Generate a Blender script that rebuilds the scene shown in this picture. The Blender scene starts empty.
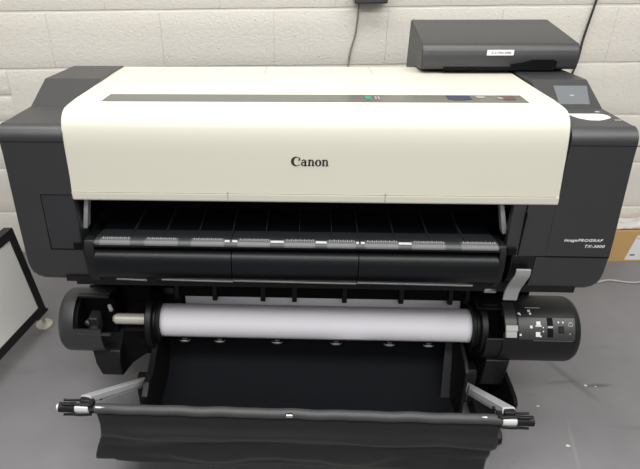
import bpy, bmesh, math, random
from mathutils import Vector, Matrix, noise
random.seed(7)
C = bpy.context.scene.collection
PI = math.pi
R = math.radians

# ------------------------------------------------------------------ materials
def principled(name, col, rough=.5, metal=0, spec=.5, coat=0, trans=0, bump=None, emit=None):
    m = bpy.data.materials.new(name); m.use_nodes = True
    n = m.node_tree.nodes; l = m.node_tree.links; b = n['Principled BSDF']
    b.inputs['Base Color'].default_value = (*col, 1)
    b.inputs['Roughness'].default_value = rough
    b.inputs['Metallic'].default_value = metal
    b.inputs['Specular IOR Level'].default_value = spec
    b.inputs['Coat Weight'].default_value = coat
    b.inputs['Transmission Weight'].default_value = trans
    if emit:
        b.inputs['Emission Color'].default_value = (*emit[0], 1); b.inputs['Emission Strength'].default_value = emit[1]
    if bump:
        scale, strength, dist = bump
        tc = n.new('ShaderNodeTexCoord'); t = n.new('ShaderNodeTexNoise'); t.inputs['Scale'].default_value = scale
        t.inputs['Detail'].default_value = 3
        bp = n.new('ShaderNodeBump'); bp.inputs['Strength'].default_value = strength; bp.inputs['Distance'].default_value = dist
        l.new(tc.outputs['Object'], t.inputs['Vector']); l.new(t.outputs['Fac'], bp.inputs['Height'])
        l.new(bp.outputs['Normal'], b.inputs['Normal'])
    return m

M = {
 'plastic': principled('charcoal_plastic', (.019, .0205, .0235), .44, spec=.8, bump=(900, .12, .0006)),
 'plastic_low': principled('charcoal_plastic_matt', (.006, .0065, .008), .45, spec=.35, bump=(900, .12, .0006)),
 'panel': principled('charcoal_panel_plastic', (.021, .022, .0265), .46, bump=(900, .12, .0006)),
 'cream': principled('cream_plastic', (.605, .59, .515), .45, bump=(700, .05, .0004)),
 'cream_seam': principled('cream_seam', (.30, .29, .22), .6),
 'black': principled('black_plastic', (.005, .005, .006), .5, spec=.35),
 'deep': principled('deep_black', (.003, .003, .004), .7, spec=.15),
 'gloss': principled('smoked_plastic', (.004, .005, .0065), .32, spec=.3),
 'gloss_lid': principled('smoked_tray_plastic', (.028, .031, .034), .35, spec=.5),
 'ruler': principled('grey_translucent_plastic', (.095, .098, .10), .35),
 'ruler_dark': principled('dark_grey_plastic', (.038, .040, .043), .35),
 'white_print': principled('white_print', (.75, .75, .76), .5),
 'tick': principled('tick_print', (.45, .46, .46), .5),
 'black_print': principled('black_print', (.02, .018, .016), .5),
 'grey_print': principled('grey_print', (.35, .35, .35), .5),
 'lever': principled('grey_lever_plastic', (.24, .245, .25), .38),
 'grip': principled('pale_grip', (.42, .42, .42), .4),
 'strut': principled('light_grey_strut', (.30, .31, .315), .4),
 'rail': principled('satin_rail', (.42, .43, .44), .35, metal=.6),
 'alu': principled('brushed_aluminium', (.60, .60, .63), .38, metal=.35, bump=(300, .1, .0005)),
 'chrome': principled('chrome', (.8, .8, .8), .15, metal=1),
 'silver': principled('silver_collar', (.70, .70, .71), .35, metal=.3),
 'paper': principled('white_paper', (.76, .75, .82), .75, spec=.2, bump=(9, .15, .004)),
 'sticker': principled('white_sticker', (.86, .86, .86), .45),
 'strip': principled('smoked_window', (.10, .097, .085), .2, spec=.5),
 'screen': principled('lcd_screen', (.11, .125, .14), .12, spec=.7),
 'bezel': principled('screen_bezel', (.018, .019, .021), .35),
 'sleeve': principled('sleeve_fabric', (.045, .046, .049), .5, bump=(1500, .3, .001)),
 'green': principled('green_reflection', (.01, .22, .13), .4),
 'blue': principled('blue_patch', (.012, .018, .06), .4),  # carton label print, also painted reflections on the lid window
 'maroon': principled('maroon_reflection', (.09, .045, .045), .4),
 'beige': principled('beige_reflection', (.28, .27, .25), .4),
 'cable': principled('cable_grey', (.22, .21, .19), .5),
 'cable_dark': principled('cable_dark', (.03, .03, .03), .5),
 'cable_white': principled('cable_white', (.42, .42, .42), .5),
 'frame_black': principled('black_powder_coat', (.012, .012, .013), .5, spec=.35),
 'board': principled('white_board', (.78, .78, .76), .4, bump=(3, .05, .004)),
 'foot_rubber': principled('levelling_foot', (.60, .59, .54), .4, metal=.2),
 'card': principled('tan_cardboard', (.56, .36, .15), .8, bump=(60, .2, .001)),
 'wrap': principled('clear_wrap', (.75, .73, .70), .25, trans=.25, bump=(25, .6, .006)),
 'debris': principled('white_debris', (.55, .55, .53), .6),
 'device': principled('grey_device', (.05, .05, .055), .4),
}

def cloth_mat(name, col, scale, strength):
    m = principled(name, col, .85, spec=.25)
    n = m.node_tree.nodes; l = m.node_tree.links; b = n['Principled BSDF']
    b.inputs['Sheen Weight'].default_value = .12; b.inputs['Sheen Roughness'].default_value = .5
    tc = n.new('ShaderNodeTexCoord'); t = n.new('ShaderNodeTexNoise'); t.inputs['Scale'].default_value = scale
    bp = n.new('ShaderNodeBump'); bp.inputs['Strength'].default_value = strength; bp.inputs['Distance'].default_value = .01
    l.new(tc.outputs['Object'], t.inputs['Vector']); l.new(t.outputs['Fac'], bp.inputs['Height']); l.new(bp.outputs['Normal'], b.inputs['Normal'])
    return m
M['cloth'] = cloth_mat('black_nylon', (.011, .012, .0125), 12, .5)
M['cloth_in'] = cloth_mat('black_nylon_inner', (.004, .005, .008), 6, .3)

def wall_mat():
    m = bpy.data.materials.new('painted_block'); m.use_nodes = True
    n = m.node_tree.nodes; l = m.node_tree.links; b = n['Principled BSDF']
    b.inputs['Roughness'].default_value = .5; b.inputs['Specular IOR Level'].default_value = .35
    tc = n.new('ShaderNodeTexCoord')
    nz = n.new('ShaderNodeTexNoise'); nz.inputs['Scale'].default_value = 120; nz.inputs['Detail'].default_value = 5; nz.inputs['Roughness'].default_value = .62
    vz = n.new('ShaderNodeTexNoise'); vz.inputs['Scale'].default_value = 2.2; vz.inputs['Detail'].default_value = 2
    vo = n.new('ShaderNodeTexVoronoi'); vo.inputs['Scale'].default_value = 34
    l.new(tc.outputs['Object'], nz.inputs['Vector']); l.new(tc.outputs['Object'], vz.inputs['Vector']); l.new(tc.outputs['Object'], vo.inputs['Vector'])
    mx = n.new('ShaderNodeMix'); mx.data_type = 'RGBA'; mx.inputs[6].default_value = (.69, .655, .60, 1); mx.inputs[7].default_value = (.70, .68, .635, 1)
    l.new(vz.outputs['Fac'], mx.inputs[0]); l.new(mx.outputs[2], b.inputs['Base Color'])
    mr = n.new('ShaderNodeMapRange'); mr.inputs[1].default_value = .0; mr.inputs[2].default_value = .13; mr.inputs[3].default_value = 1; mr.inputs[4].default_value = 0
    l.new(vo.outputs['Distance'], mr.inputs[0])
    sp = n.new('ShaderNodeMath'); sp.operation = 'MULTIPLY'; sp.inputs[1].default_value = .8; l.new(mr.outputs[0], sp.inputs[0])
    ad = n.new('ShaderNodeMath'); ad.operation = 'ADD'; l.new(nz.outputs['Fac'], ad.inputs[0]); l.new(sp.outputs[0], ad.inputs[1])
    bp = n.new('ShaderNodeBump'); bp.inputs['Strength'].default_value = .6; bp.inputs['Distance'].default_value = .0035
    l.new(ad.outputs[0], bp.inputs['Height']); l.new(bp.outputs['Normal'], b.inputs['Normal'])
    return m
M['wall'] = wall_mat()
M['mortar'] = principled('painted_mortar', (.72, .695, .645), .5, bump=(60, .5, .002))
M['plain_wall'] = principled('painted_wall', (.34, .33, .31), .7)
M['ceiling'] = principled('ceiling_white', (.75, .75, .73), .7)

def floor_mat():
    m = bpy.data.materials.new('grey_floor_paint'); m.use_nodes = True
    n = m.node_tree.nodes; l = m.node_tree.links; b = n['Principled BSDF']
    tc = n.new('ShaderNodeTexCoord')
    a = n.new('ShaderNodeTexNoise'); a.inputs['Scale'].default_value = 2.6; a.inputs['Detail'].default_value = 6; a.inputs['Roughness'].default_value = .6
    l.new(tc.outputs['Object'], a.inputs['Vector'])
    cr = n.new('ShaderNodeValToRGB'); cr.color_ramp.elements[0].position = .3; cr.color_ramp.elements[0].color = (.155, .152, .162, 1)
    cr.color_ramp.elements[1].position = .7; cr.color_ramp.elements[1].color = (.200, .196, .207, 1)
    l.new(a.outputs['Fac'], cr.inputs[0])
    # scuffs: stretched noise, thin dark streaks
    mp = n.new('ShaderNodeMapping'); mp.inputs['Scale'].default_value = (2.0, 9.0, 1); mp.inputs['Rotation'].default_value = (0, 0, .9)
    l.new(tc.outputs['Object'], mp.inputs['Vector'])
    s = n.new('ShaderNodeTexNoise'); s.inputs['Scale'].default_value = 1.7; s.inputs['Detail'].default_value = 4
    l.new(mp.outputs['Vector'], s.inputs['Vector'])
    sr = n.new('ShaderNodeMapRange'); sr.inputs[1].default_value = .60; sr.inputs[2].default_value = .72; sr.inputs[3].default_value = 0; sr.inputs[4].default_value = .3
    l.new(s.outputs['Fac'], sr.inputs[0])
    mx = n.new('ShaderNodeMix'); mx.data_type = 'RGBA'; mx.inputs[7].default_value = (.075, .075, .08, 1)
    l.new(sr.outputs[0], mx.inputs[0]); l.new(cr.outputs['Color'], mx.inputs[6]); l.new(mx.outputs[2], b.inputs['Base Color'])
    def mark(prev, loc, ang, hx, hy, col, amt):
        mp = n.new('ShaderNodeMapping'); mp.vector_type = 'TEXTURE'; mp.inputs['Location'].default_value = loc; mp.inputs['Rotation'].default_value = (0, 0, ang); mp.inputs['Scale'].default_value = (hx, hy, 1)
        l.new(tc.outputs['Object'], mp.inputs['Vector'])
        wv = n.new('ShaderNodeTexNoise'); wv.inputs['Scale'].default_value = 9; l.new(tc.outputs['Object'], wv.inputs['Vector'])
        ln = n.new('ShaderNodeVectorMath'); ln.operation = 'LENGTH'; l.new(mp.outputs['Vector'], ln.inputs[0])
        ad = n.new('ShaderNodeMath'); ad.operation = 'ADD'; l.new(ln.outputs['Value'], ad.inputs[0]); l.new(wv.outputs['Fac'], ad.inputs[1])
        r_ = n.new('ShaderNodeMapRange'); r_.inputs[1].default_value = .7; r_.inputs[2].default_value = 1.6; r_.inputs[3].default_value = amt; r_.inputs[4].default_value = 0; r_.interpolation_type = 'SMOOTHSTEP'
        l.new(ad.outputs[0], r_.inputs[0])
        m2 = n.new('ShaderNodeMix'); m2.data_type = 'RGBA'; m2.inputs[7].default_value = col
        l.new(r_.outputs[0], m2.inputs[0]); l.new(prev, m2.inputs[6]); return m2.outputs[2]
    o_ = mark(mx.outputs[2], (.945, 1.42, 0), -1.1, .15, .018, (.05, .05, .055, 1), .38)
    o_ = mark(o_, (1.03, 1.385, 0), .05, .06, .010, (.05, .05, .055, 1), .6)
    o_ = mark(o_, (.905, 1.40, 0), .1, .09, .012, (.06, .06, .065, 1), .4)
    o_ = mark(o_, (.84, 1.12, 0), 1.35, .16, .008, (.34, .34, .34, 1), .2)
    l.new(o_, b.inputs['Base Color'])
    b.inputs['Roughness'].default_value = .42; b.inputs['Specular IOR Level'].default_value = .4
    bp = n.new('ShaderNodeBump'); bp.inputs['Strength'].default_value = .1; bp.inputs['Distance'].default_value = .01
    l.new(a.outputs['Fac'], bp.inputs['Height']); l.new(bp.outputs['Normal'], b.inputs['Normal'])
    return m
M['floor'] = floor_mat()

# ------------------------------------------------------------------ mesh helpers
def split_islands(bm):
    bm.verts.ensure_lookup_table(); seen = set(); out = []
    for v in bm.verts:
        if v.index in seen: continue
        st = [v]; comp = []; seen.add(v.index)
        while st:
            q = st.pop(); comp.append(q)
            for e in q.link_edges:
                o = e.other_vert(q)
                if o.index not in seen: seen.add(o.index); st.append(o)
        nb = bmesh.new(); mp = {c.index: nb.verts.new(c.co) for c in comp}; done = set()
        for c in comp:
            for f in c.link_faces:
                if f.index in done: continue
                done.add(f.index)
                try: nb.faces.new([mp[w.index] for w in f.verts])
                except ValueError: pass
        out.append(nb)
    return out
def objs(name, bm, mat, parent=None, **k):
    """one object per separate piece"""
    bm.verts.index_update(); bm.faces.index_update()
    r = [obj(name, b, mat, parent, **k) for b in split_islands(bm)]
    bm.free(); return r
def obj(name, bm, mat, parent=None, smooth=None, bevel=None, label=None):
    bmesh.ops.recalc_face_normals(bm, faces=bm.faces)
    me = bpy.data.meshes.new(name); bm.to_mesh(me); bm.free()
    mats = mat if isinstance(mat, (list, tuple)) else [mat]
    for k in mats: me.materials.append(M[k])
    o = bpy.data.objects.new(name, me); C.objects.link(o)
    if parent: o.parent = parent
    if bevel:
        b = o.modifiers.new('bevel', 'BEVEL'); b.width = bevel; b.segments = 3; b.limit_method = 'ANGLE'; b.angle_limit = R(35)
    if smooth or bevel:
        for p in me.polygons: p.use_smooth = True
        me.set_sharp_from_angle(angle=R(smooth or 40))
    if label: o['label'] = label
    return o
def tag(o, label, cat, group=None):
    o['label'] = label; o['category'] = cat
    if group: o['group'] = group
    return o
def struct(name, bm, mat, **k):
    o = obj(name, bm, mat, **k); o['kind'] = 'structure'; return o
def empty(name, loc, rz=0, M4=None):
    o = bpy.data.objects.new(name, None); C.objects.link(o); o.location = loc; o.rotation_euler = (0, 0, rz); o.empty_display_size = .1
    return o

def box(bm, x0, x1, y0, y1, z0, z1, mi=0):
    v = [bm.verts.new((x, y, z)) for x in (x0, x1) for y in (y0, y1) for z in (z0, z1)]
    for f in ((0, 1, 3, 2), (4, 6, 7, 5), (0, 4, 5, 1), (2, 3, 7, 6), (0, 2, 6, 4), (1, 5, 7, 3)):
        fc = bm.faces.new([v[i] for i in f]); fc.material_index = mi
def prism_x(bm, prof, x0, x1, mi=0):
    """closed (y,z) profile swept along X"""
    a = [bm.verts.new((x0, y, z)) for y, z in prof]; b = [bm.verts.new((x1, y, z)) for y, z in prof]
    n = len(prof)
    for i in range(n):
        f = bm.faces.new((a[i], a[(i + 1) % n], b[(i + 1) % n], b[i])); f.material_index = mi
    for q in (a, b[::-1]):
        f = bm.faces.new(q); f.material_index = mi
def prism_gen(bm, pts3, off, mi=0):
    off = Vector(off)
    a = [bm.verts.new(p) for p in pts3]; b = [bm.verts.new(Vector(p) + off) for p in pts3]; n = len(a)
    for i in range(n):
        f = bm.faces.new((a[i], a[(i + 1) % n], b[(i + 1) % n], b[i])); f.material_index = mi
    for q in (a, b[::-1]):
        f = bm.faces.new(q); f.material_index = mi
def loft_x(bm, stations, mi=0):
    """stations: list of (x, profile) with equal point counts"""
    rings = [[bm.verts.new((x, y, z)) for y, z in p] for x, p in stations]
    n = len(rings[0])
    for a, b in zip(rings, rings[1:]):
        for i in range(n):
            bm.faces.new((a[i], a[(i + 1) % n], b[(i + 1) % n], b[i]))
    bm.faces.new(rings[0]); bm.faces.new(rings[-1][::-1])
def cyl(bm, p0, p1, r0, r1=None, seg=24, mi=0, cap=True):
    r1 = r0 if r1 is None else r1
    p0, p1 = Vector(p0), Vector(p1); d = (p1 - p0).normalized()
    u = d.orthogonal().normalized(); w = d.cross(u)
    ra = [bm.verts.new(p0 + (u * math.cos(t) + w * math.sin(t)) * r0) for t in [2 * PI * i / seg for i in range(seg)]]
    rb = [bm.verts.new(p1 + (u * math.cos(t) + w * math.sin(t)) * r1) for t in [2 * PI * i / seg for i in range(seg)]]
    for i in range(seg):
        f = bm.faces.new((ra[i], ra[(i + 1) % seg], rb[(i + 1) % seg], rb[i])); f.material_index = mi
    if cap:
        for q in (ra, rb[::-1]):
            f = bm.faces.new(q); f.material_index = mi
def lathe_x(bm, prof, yc, zc, seg=48, a0=0, a1=360, mi=0, closed=True):
    """prof: (x, r) list; angle 0 = front (-Y), 90 = up. Closed profile ring -> solid shell"""
    full = abs(a1 - a0) >= 360
    ns = seg if full else max(2, int(seg * abs(a1 - a0) / 360)) + 1
    rings = []
    for i in range(ns):
        a = R(a0 + (a1 - a0) * i / (ns if full else ns - 1))
        rings.append([bm.verts.new((x, yc - r * math.cos(a), zc + r * math.sin(a))) for x, r in prof])
    m = len(prof)
    for i in range(ns if full else ns - 1):
        A, B = rings[i], rings[(i + 1) % ns]
        for j in range(m if closed else m - 1):
            k = (j + 1) % m
            f = bm.faces.new((A[j], A[k], B[k], B[j])); f.material_index = mi
    if not full and closed:
        for q in (rings[0], rings[-1][::-1]):
            f = bm.faces.new(q); f.material_index = mi
def tube(bm, pts, r, seg=10, mi=0):
    pts = [Vector(p) for p in pts]
    rings = []; u = None
    for i, p in enumerate(pts):
        d = (pts[min(i + 1, len(pts) - 1)] - pts[max(i - 1, 0)]).normalized()
        if u is None: u = d.orthogonal().normalized()
        u = (u - d * u.dot(d)).normalized(); w = d.cross(u)
        rings.append([bm.verts.new(p + (u * math.cos(t) + w * math.sin(t)) * r) for t in [2 * PI * k / seg for k in range(seg)]])
    for a, b in zip(rings, rings[1:]):
        for k in range(seg):
            f = bm.faces.new((a[k], a[(k + 1) % seg], b[(k + 1) % seg], b[k])); f.material_index = mi
    bm.faces.new(rings[0]); bm.faces.new(rings[-1][::-1])
def smooth_path(pts, n=8):
    pts = [Vector(p) for p in pts]; P = [pts[0]] + pts + [pts[-1]]; out = []
    for i in range(1, len(P) - 2):
        for k in range(n):
            t = k / n; a, b, c, d = P[i - 1], P[i], P[i + 1], P[i + 2]
            out.append(.5 * ((2 * b) + (c - a) * t + (2 * a - 5 * b + 4 * c - d) * t * t + (3 * b - a - 3 * c + d) * t ** 3))
    out.append(pts[-1]); return out
def band(bm, pts, width, thick, axis=(1, 0, 0), mi=0):
    """a strap of given thickness following pts, extended along axis by width (centred)"""
    pts = [Vector(p) for p in pts]; ax = Vector(axis); rings = []
    for i, p in enumerate(pts):
        d = (pts[min(i + 1, len(pts) - 1)] - pts[max(i - 1, 0)]).normalized(); nrm = d.cross(ax).normalized()
        rings.append([bm.verts.new(p + ax * sx * width / 2 + nrm * sn * thick / 2) for sx, sn in ((-1, -1), (1, -1), (1, 1), (-1, 1))])
    for a, b in zip(rings, rings[1:]):
        for k in range(4):
            f = bm.faces.new((a[k], a[(k + 1) % 4], b[(k + 1) % 4], b[k])); f.material_index = mi
    bm.faces.new(rings[0]); bm.faces.new(rings[-1][::-1])
def text_mesh(name, body, size, mat, parent, loc, rot, sx=1, shear=0, align='LEFT', bold=0):
    cu = bpy.data.curves.new(name, 'FONT'); cu.body = body; cu.size = size; cu.extrude = .0002; cu.shear = shear; cu.align_x = align
    cu.offset = bold; cu.resolution_u = 3; cu.space_character = 1.12 if shear else 1
    t = bpy.data.objects.new('tmp_text', cu); C.objects.link(t)
    dg = bpy.context.evaluated_depsgraph_get()
    me = bpy.data.meshes.new_from_object(t.evaluated_get(dg)); bpy.data.objects.remove(t)
    me.transform(Matrix.Diagonal((sx, 1, 1, 1))); me.materials.clear(); me.materials.append(M[mat])
    o = bpy.data.objects.new(name, me); C.objects.link(o); o.parent = parent; o.location = loc; o.rotation_euler = rot
    return o

# ------------------------------------------------------------------ the room
WALL_Y = 2.204
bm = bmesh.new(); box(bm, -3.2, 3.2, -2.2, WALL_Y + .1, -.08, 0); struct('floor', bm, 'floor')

def block_wall():
    """painted concrete blocks laid in running bond: raised blocks over a recessed mortar bed"""
    bm = bmesh.new(); h = .2032; w = .4064; j = .0055
    y = WALL_Y
    box(bm, -3.2, 3.2, y + .0060, y + .1, 0, 2.85, 1)
    rnd = random.Random(3)
    for row in range(14):
        z0 = row * h
        off = -.829 if row % 2 == 0 else -.612
        # course whose joints are seen at x=-.829,-.43,-.02,.383 is row 4 (z .813-1.016)
        x = off - w * 8
        while x < 3.2:
            a, b = max(x, -3.2), min(x + w, 3.2)
            dj = rnd.uniform(-.0008, .0008)
            if b - a > .05:
                if row == 3 and -1.5 < a < -1.2:   # the half-height blocks at the far left
                    spans = [(z0, z0 + h / 2), (z0 + h / 2, z0 + h)]
                else:
                    spans = [(z0, z0 + h)]
                for s0, s1 in spans:
                    nx, nz = (14, 7)
                    x0, x1, q0, q1 = a + .0004, b - .0004, s0 + j + dj, s1 - j + dj
                    face = []
                    for iz in range(nz + 1):
                        r_ = []
                        for ix in range(nx + 1):
                            px = x0 + (x1 - x0) * ix / nx; pz = q0 + (q1 - q0) * iz / nz
                            e = (ix in (0, nx)) or (iz in (0, nz))
                            ox = oz = 0
                            if iz in (0, nz): oz = .0012 * noise.noise(Vector((px * 9, 3.1, pz * 5)))
                            if ix in (0, nx): ox = .002 * noise.noise(Vector((px * 5, 7.7, pz * 22)))
                            d = .0006 * noise.noise(Vector((px * 14, 0, pz * 14)))
                            r_.append(bm.verts.new((px + ox, y + d + (.0035 if iz in (0, nz) else .0003 if e else 0), pz + oz)))
                        face.append(r_)
                    for iz in range(nz):
                        for ix in range(nx):
                            bm.faces.new((face[iz][ix], face[iz][ix + 1], face[iz + 1][ix + 1], face[iz + 1][ix]))
                    # returns to the mortar bed
                    loop = face[0] + [r_[-1] for r_ in face[1:]] + face[-1][-2::-1] + [r_[0] for r_ in face[-2:0:-1]]
                    back = [bm.verts.new((v.co.x, y + .007, v.co.z)) for v in loop]
                    n = len(loop)
                    for i in range(n):
                        bm.faces.new((loop[i], back[i], back[(i + 1) % n], loop[(i + 1) % n]))
            x += w
    o = struct('wall_back', bm, ('wall', 'mortar'), smooth=50)
    return o
block_wall()
bm = bmesh.new(); box(bm, -3.3, -3.2, -2.2, WALL_Y + .1, 0, 2.85); struct('wall_left', bm, 'plain_wall')
bm = bmesh.new(); box(bm, 3.2, 3.3, -2.2, WALL_Y + .1, 0, 2.85); struct('wall_right', bm, 'plain_wall')
bm = bmesh.new(); box(bm, -3.2, 3.2, -2.3, -2.2, 0, 2.85); struct('wall_front', bm, 'plain_wall')
bm = bmesh.new(); box(bm, -3.3, 3.3, -2.3, WALL_Y + .1, 2.85, 2.93); struct('ceiling', bm, 'ceiling')

# ------------------------------------------------------------------ the printer
PYAW = R(-2.9128 + .4217)
PO = Vector((.019 * math.cos(PYAW) - 1.24 * math.sin(PYAW), .019 * math.sin(PYAW) + 1.24 * math.cos(PYAW), 0))
P = empty('large_format_printer', PO, PYAW)
tag(P, 'large floor-standing roll printer with cream lid, charcoal ends, stand and black cloth basket', 'printer')

def arc(cy, cz, r, a0, a1, n=6):
    return [(cy + r * math.cos(R(a0 + (a1 - a0) * i / n)), cz + r * math.sin(R(a0 + (a1 - a0) * i / n))) for i in range(n + 1)]

# upper end covers: (y,z) side profile
top_prof = [(.60, .652), (.60, .905), (.49, .953), (.277, .980), (.160, .9445), (.008, .9600)] + \
           arc(.000, .9320, .030, 76, 180, 14) + [(-.0300, .900), (-.0450, .700), (-.0472, .652)]
def upper_end(name, x0, x1):
    bm = bmesh.new(); prism_x(bm, top_prof, x0, x1)
    for v in bm.verts:
        if v.co.x > .6: v.co.x += -.008 + .010 * max(0, min(1, (.95 - v.co.z) / .30))
    return obj(name, bm, 'plastic', P, bevel=.004, smooth=9.5)
LE = upper_end('end_cover', -.698, -.560)
RE = upper_end('end_cover', .560, .700)
# lower end covers with a rounded outer corner
low_prof = [(.58, .649), (.58, .57), (.05, .556)] + arc(.005, .606, .050, 270, 180, 6)[1:] + [(-.0472, .625), (-.0476, .649)]
def lower_end(name, x0, x1, outer, zb=.552, rr=.068, dz=0, seam=1):
    st = []
    for i in range(13):
        t = rr * (1 - math.cos(PI / 2 * i / 12))
        lift = rr - math.sqrt(max(0, rr * rr - (rr - t) ** 2))
        x = x0 + t if outer < 0 else x1 - t
        st.append((x, [(y, max(z + dz, zb + dz + lift) if z < .64 else z) for y, z in low_prof]))
    st.append((x1 if outer < 0 else x0, [(y, z + dz if z < .64 else z) for y, z in low_prof]))
    bm = bmesh.new(); loft_x(bm, st)
    if not seam:
        for v in bm.verts:
            if v.co.z > .64: v.co.z = .6525
    return obj(name, bm, 'plastic', P, smooth=30)
lower_end('lower_end_cover', -.698, -.560, -1, dz=-.018, seam=0)
lower_end('lower_end_cover', .540, .700, 1, dz=-.022)
# seam lines under the top radius on the end covers
for x0, x1 in ((-.6985, -.560), (.560, .7005)):
    bm = bmesh.new(); box(bm, x0, x1, -.0302, -.0285, .9275, .9290); 
    if x0 > 0: box(bm, x0, x1 + .0005, -.0480, .40, .6488, .6518)
    objs('seam', bm, 'deep', P)
# right inner front panel (continuation of the end cover below the lid)
bm = bmesh.new(); prism_x(bm, [(.1, .652), (.1, .786), (-.026, .786), (-.0380, .786), (-.0470, .652)], .4975, .561)
obj('front_panel', bm, 'plastic', P)
bm = bmesh.new(); box(bm, .4955, .4975, -.046, .05, .652, .768); objs('seam', bm, 'deep', P)
# left access panel on the end cover
def front_y(z): return -.030 - (.900 - z) * .075
bm = bmesh.new()
for a, b, c, d in ((-.633, -.562, .7975, .7990), (-.634, -.6325, .6515, .7990), (-.634, -.562, .6515, .6530)):
    prism_gen(bm, [(a, front_y(c) - .0008, c), (b, front_y(c) - .0008, c), (b, front_y(d) - .0008, d), (a, front_y(d) - .0008, d)], (0, .002, 0))
objs('seam', bm, 'deep', P)
bm = bmesh.new()
prism_gen(bm, [(-.631, front_y(.655) - .0012, .655), (-.562, front_y(.655) - .0012, .655), (-.562, front_y(.796) - .0012, .796), (-.631, front_y(.796) - .0012, .796)], (0, .003, 0))
obj('access_panel', bm, 'panel', P)
bm = bmesh.new(); box(bm, -.578, -.5615, -.052, -.030, .653, .672); obj('latch_recess', bm, 'deep', P)

# top cover
cov = [(.523, .938), (.42, .9500), (.33, .9585), (.20, .971), (.11, .9805), (.06, .9835)] + \
      [(.040, .9840), (.030, .9830), (.020, .9800), (.012, .9755), (.005, .969), (-.001, .960), (-.005, .950), (-.0085, .935), (-.0115, .915), (-.0132, .895), (-.0165, .85), (-.0215, .799), (-.0232, .797), (-.0235, .779), (-.0200, .776), (.015, .772), (.02, .80), (.03, .92), (.08, .955), (.523, .915)]
bm = bmesh.new(); prism_x(bm, cov, -.5625, .5550)
for v in bm.verts:
    if v.co.x > 0: v.co.x += .008 * max(0, min(1, (.97 - v.co.z) / .19)) * (1 if v.co.y < .05 else 0)
TC = obj('top_cover', bm, 'cream', P, bevel=.003, smooth=30)
def cov_z(y):
    q = [(.523, .938), (.42, .9500), (.33, .9585), (.20, .971), (.11, .9805), (.06, .9835)]
    for (a, za), (b, zb) in zip(q, q[1:]):
        if b <= y <= a: return za + (zb - za) * (a - y) / (a - b)
# smoked window strip on lid
def on_cover(quad, mat, name, h=.0008, par=TC):
    bm = bmesh.new()
    prism_gen(bm, [(x, y, cov_z(y) + h) for x, y in quad], (0, 0, -.0012 - h))
    return obj(name, bm, mat, par)
on_cover([(-.492, .082), (.489, .082), (.489, .150), (-.489, .150)], 'strip', 'window_strip')
WS = [o for o in TC.children if o.name.startswith('window_strip')][0]
for x0, x1, y0, y1, m in ((.123, .138, .102, .140, 'green'), (.146, .150, .105, .135, 'beige'), (.153, .157, .105, .135, 'beige'), (.314, .368, .108, .147, 'blue'), (.322, .352, .100, .110, 'blue'),
                       (.382, .402, .118, .142, 'beige'), (.440, .468, .104, .147, 'maroon'), (.430, .440, .11, .13, 'beige')):  # coloured reflections in the glossy strip, laid on as thin patches
    bm = bmesh.new(); prism_gen(bm, [(x, y, cov_z(y) + .0011) for x, y in ((x0, y0), (x1, y0), (x1, y1), (x0, y1))], (0, 0, -.0004)); obj('window_reflection', bm, m, TC)
# seams on lid
for x, dx in ((-.131, .003), (.166, -.004)):
    on_cover([(x + dx * -1, .40), (x + .0018 - dx, .40), (x + .0018, .522), (x, .522)], 'cream_seam', 'lid_seam', .0004)
bm = bmesh.new()
for x in (-.194, .169): box(bm, x, x + .0016, -.0238, -.0190, .777, .803)
box(bm, -.560, .555, -.0228, -.0200, .7978, .7988)
objs('lid_seam', bm, 'cream_seam', TC)

# logo, serif letters with heavy and thin strokes, drawn in a unit box then placed on the lid
def logo():
    bm = bmesh.new()
    def poly(pts, ox):
        def wpt(p):
            x = -.047 + (ox + p[0]) * .0226; z = .8670 + p[1] * .0225
            return (x, -.0132 - .0010 + (z - .895) * .073, z)
        q = [wpt(p) for p in pts]
        prism_gen(bm, q, (0, .0012, 0))
    def ring(cx, cz, rx, rz, ix, iz, a0, a1, ox, sh=0, n=22):
        for i in range(n):
            t0, t1 = R(a0 + (a1 - a0) * i / n), R(a0 + (a1 - a0) * (i + 1) / n)
            poly([(cx + rx * math.cos(t0), cz + rz * math.sin(t0)), (cx + rx * math.cos(t1), cz + rz * math.sin(t1)),
                  (cx + sh + ix * math.cos(t1), cz + iz * math.sin(t1)), (cx + sh + ix * math.cos(t0), cz + iz * math.sin(t0))], ox)
    # C
    ring(.50, .48, .50, .50, .30, .42, 42, 318, 0, .10)
    poly([(.80, .78), (.93, .90), (.93, .62), (.86, .60), (.70, .52), (.74, .60)], 0)
    # a
    ring(.28, .22, .27, .22, .11, .15, 0, 360, .98)
    poly([(.36, 0), (.36, .50), (.56, .50), (.56, .12), (.64, .05), (.60, 0)], .98)
    ring(.30, .48, .26, .20, .10, .13, 0, 160, .98)
    # n
    def nn(ox):
        poly([(.03, 0), (.03, .07), (.08, .10), (.08, .58), (.0, .60), (.0, .64), (.26, .70), (.26, .10), (.31, .07), (.31, 0)], ox)
        ring(.40, .44, .21, .24, .05, .17, 0, 150, ox)
        poly([(.40, 0), (.40, .07), (.44, .10), (.44, .48), (.62, .48), (.62, .10), (.67, .07), (.67, 0)], ox)
    nn(1.66)
    ring(.33, .33, .33, .35, .13, .28, 0, 360, 2.38)
    nn(3.06)
    obj('brand_logo', bm, 'black_print', TC)
logo()

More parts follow.
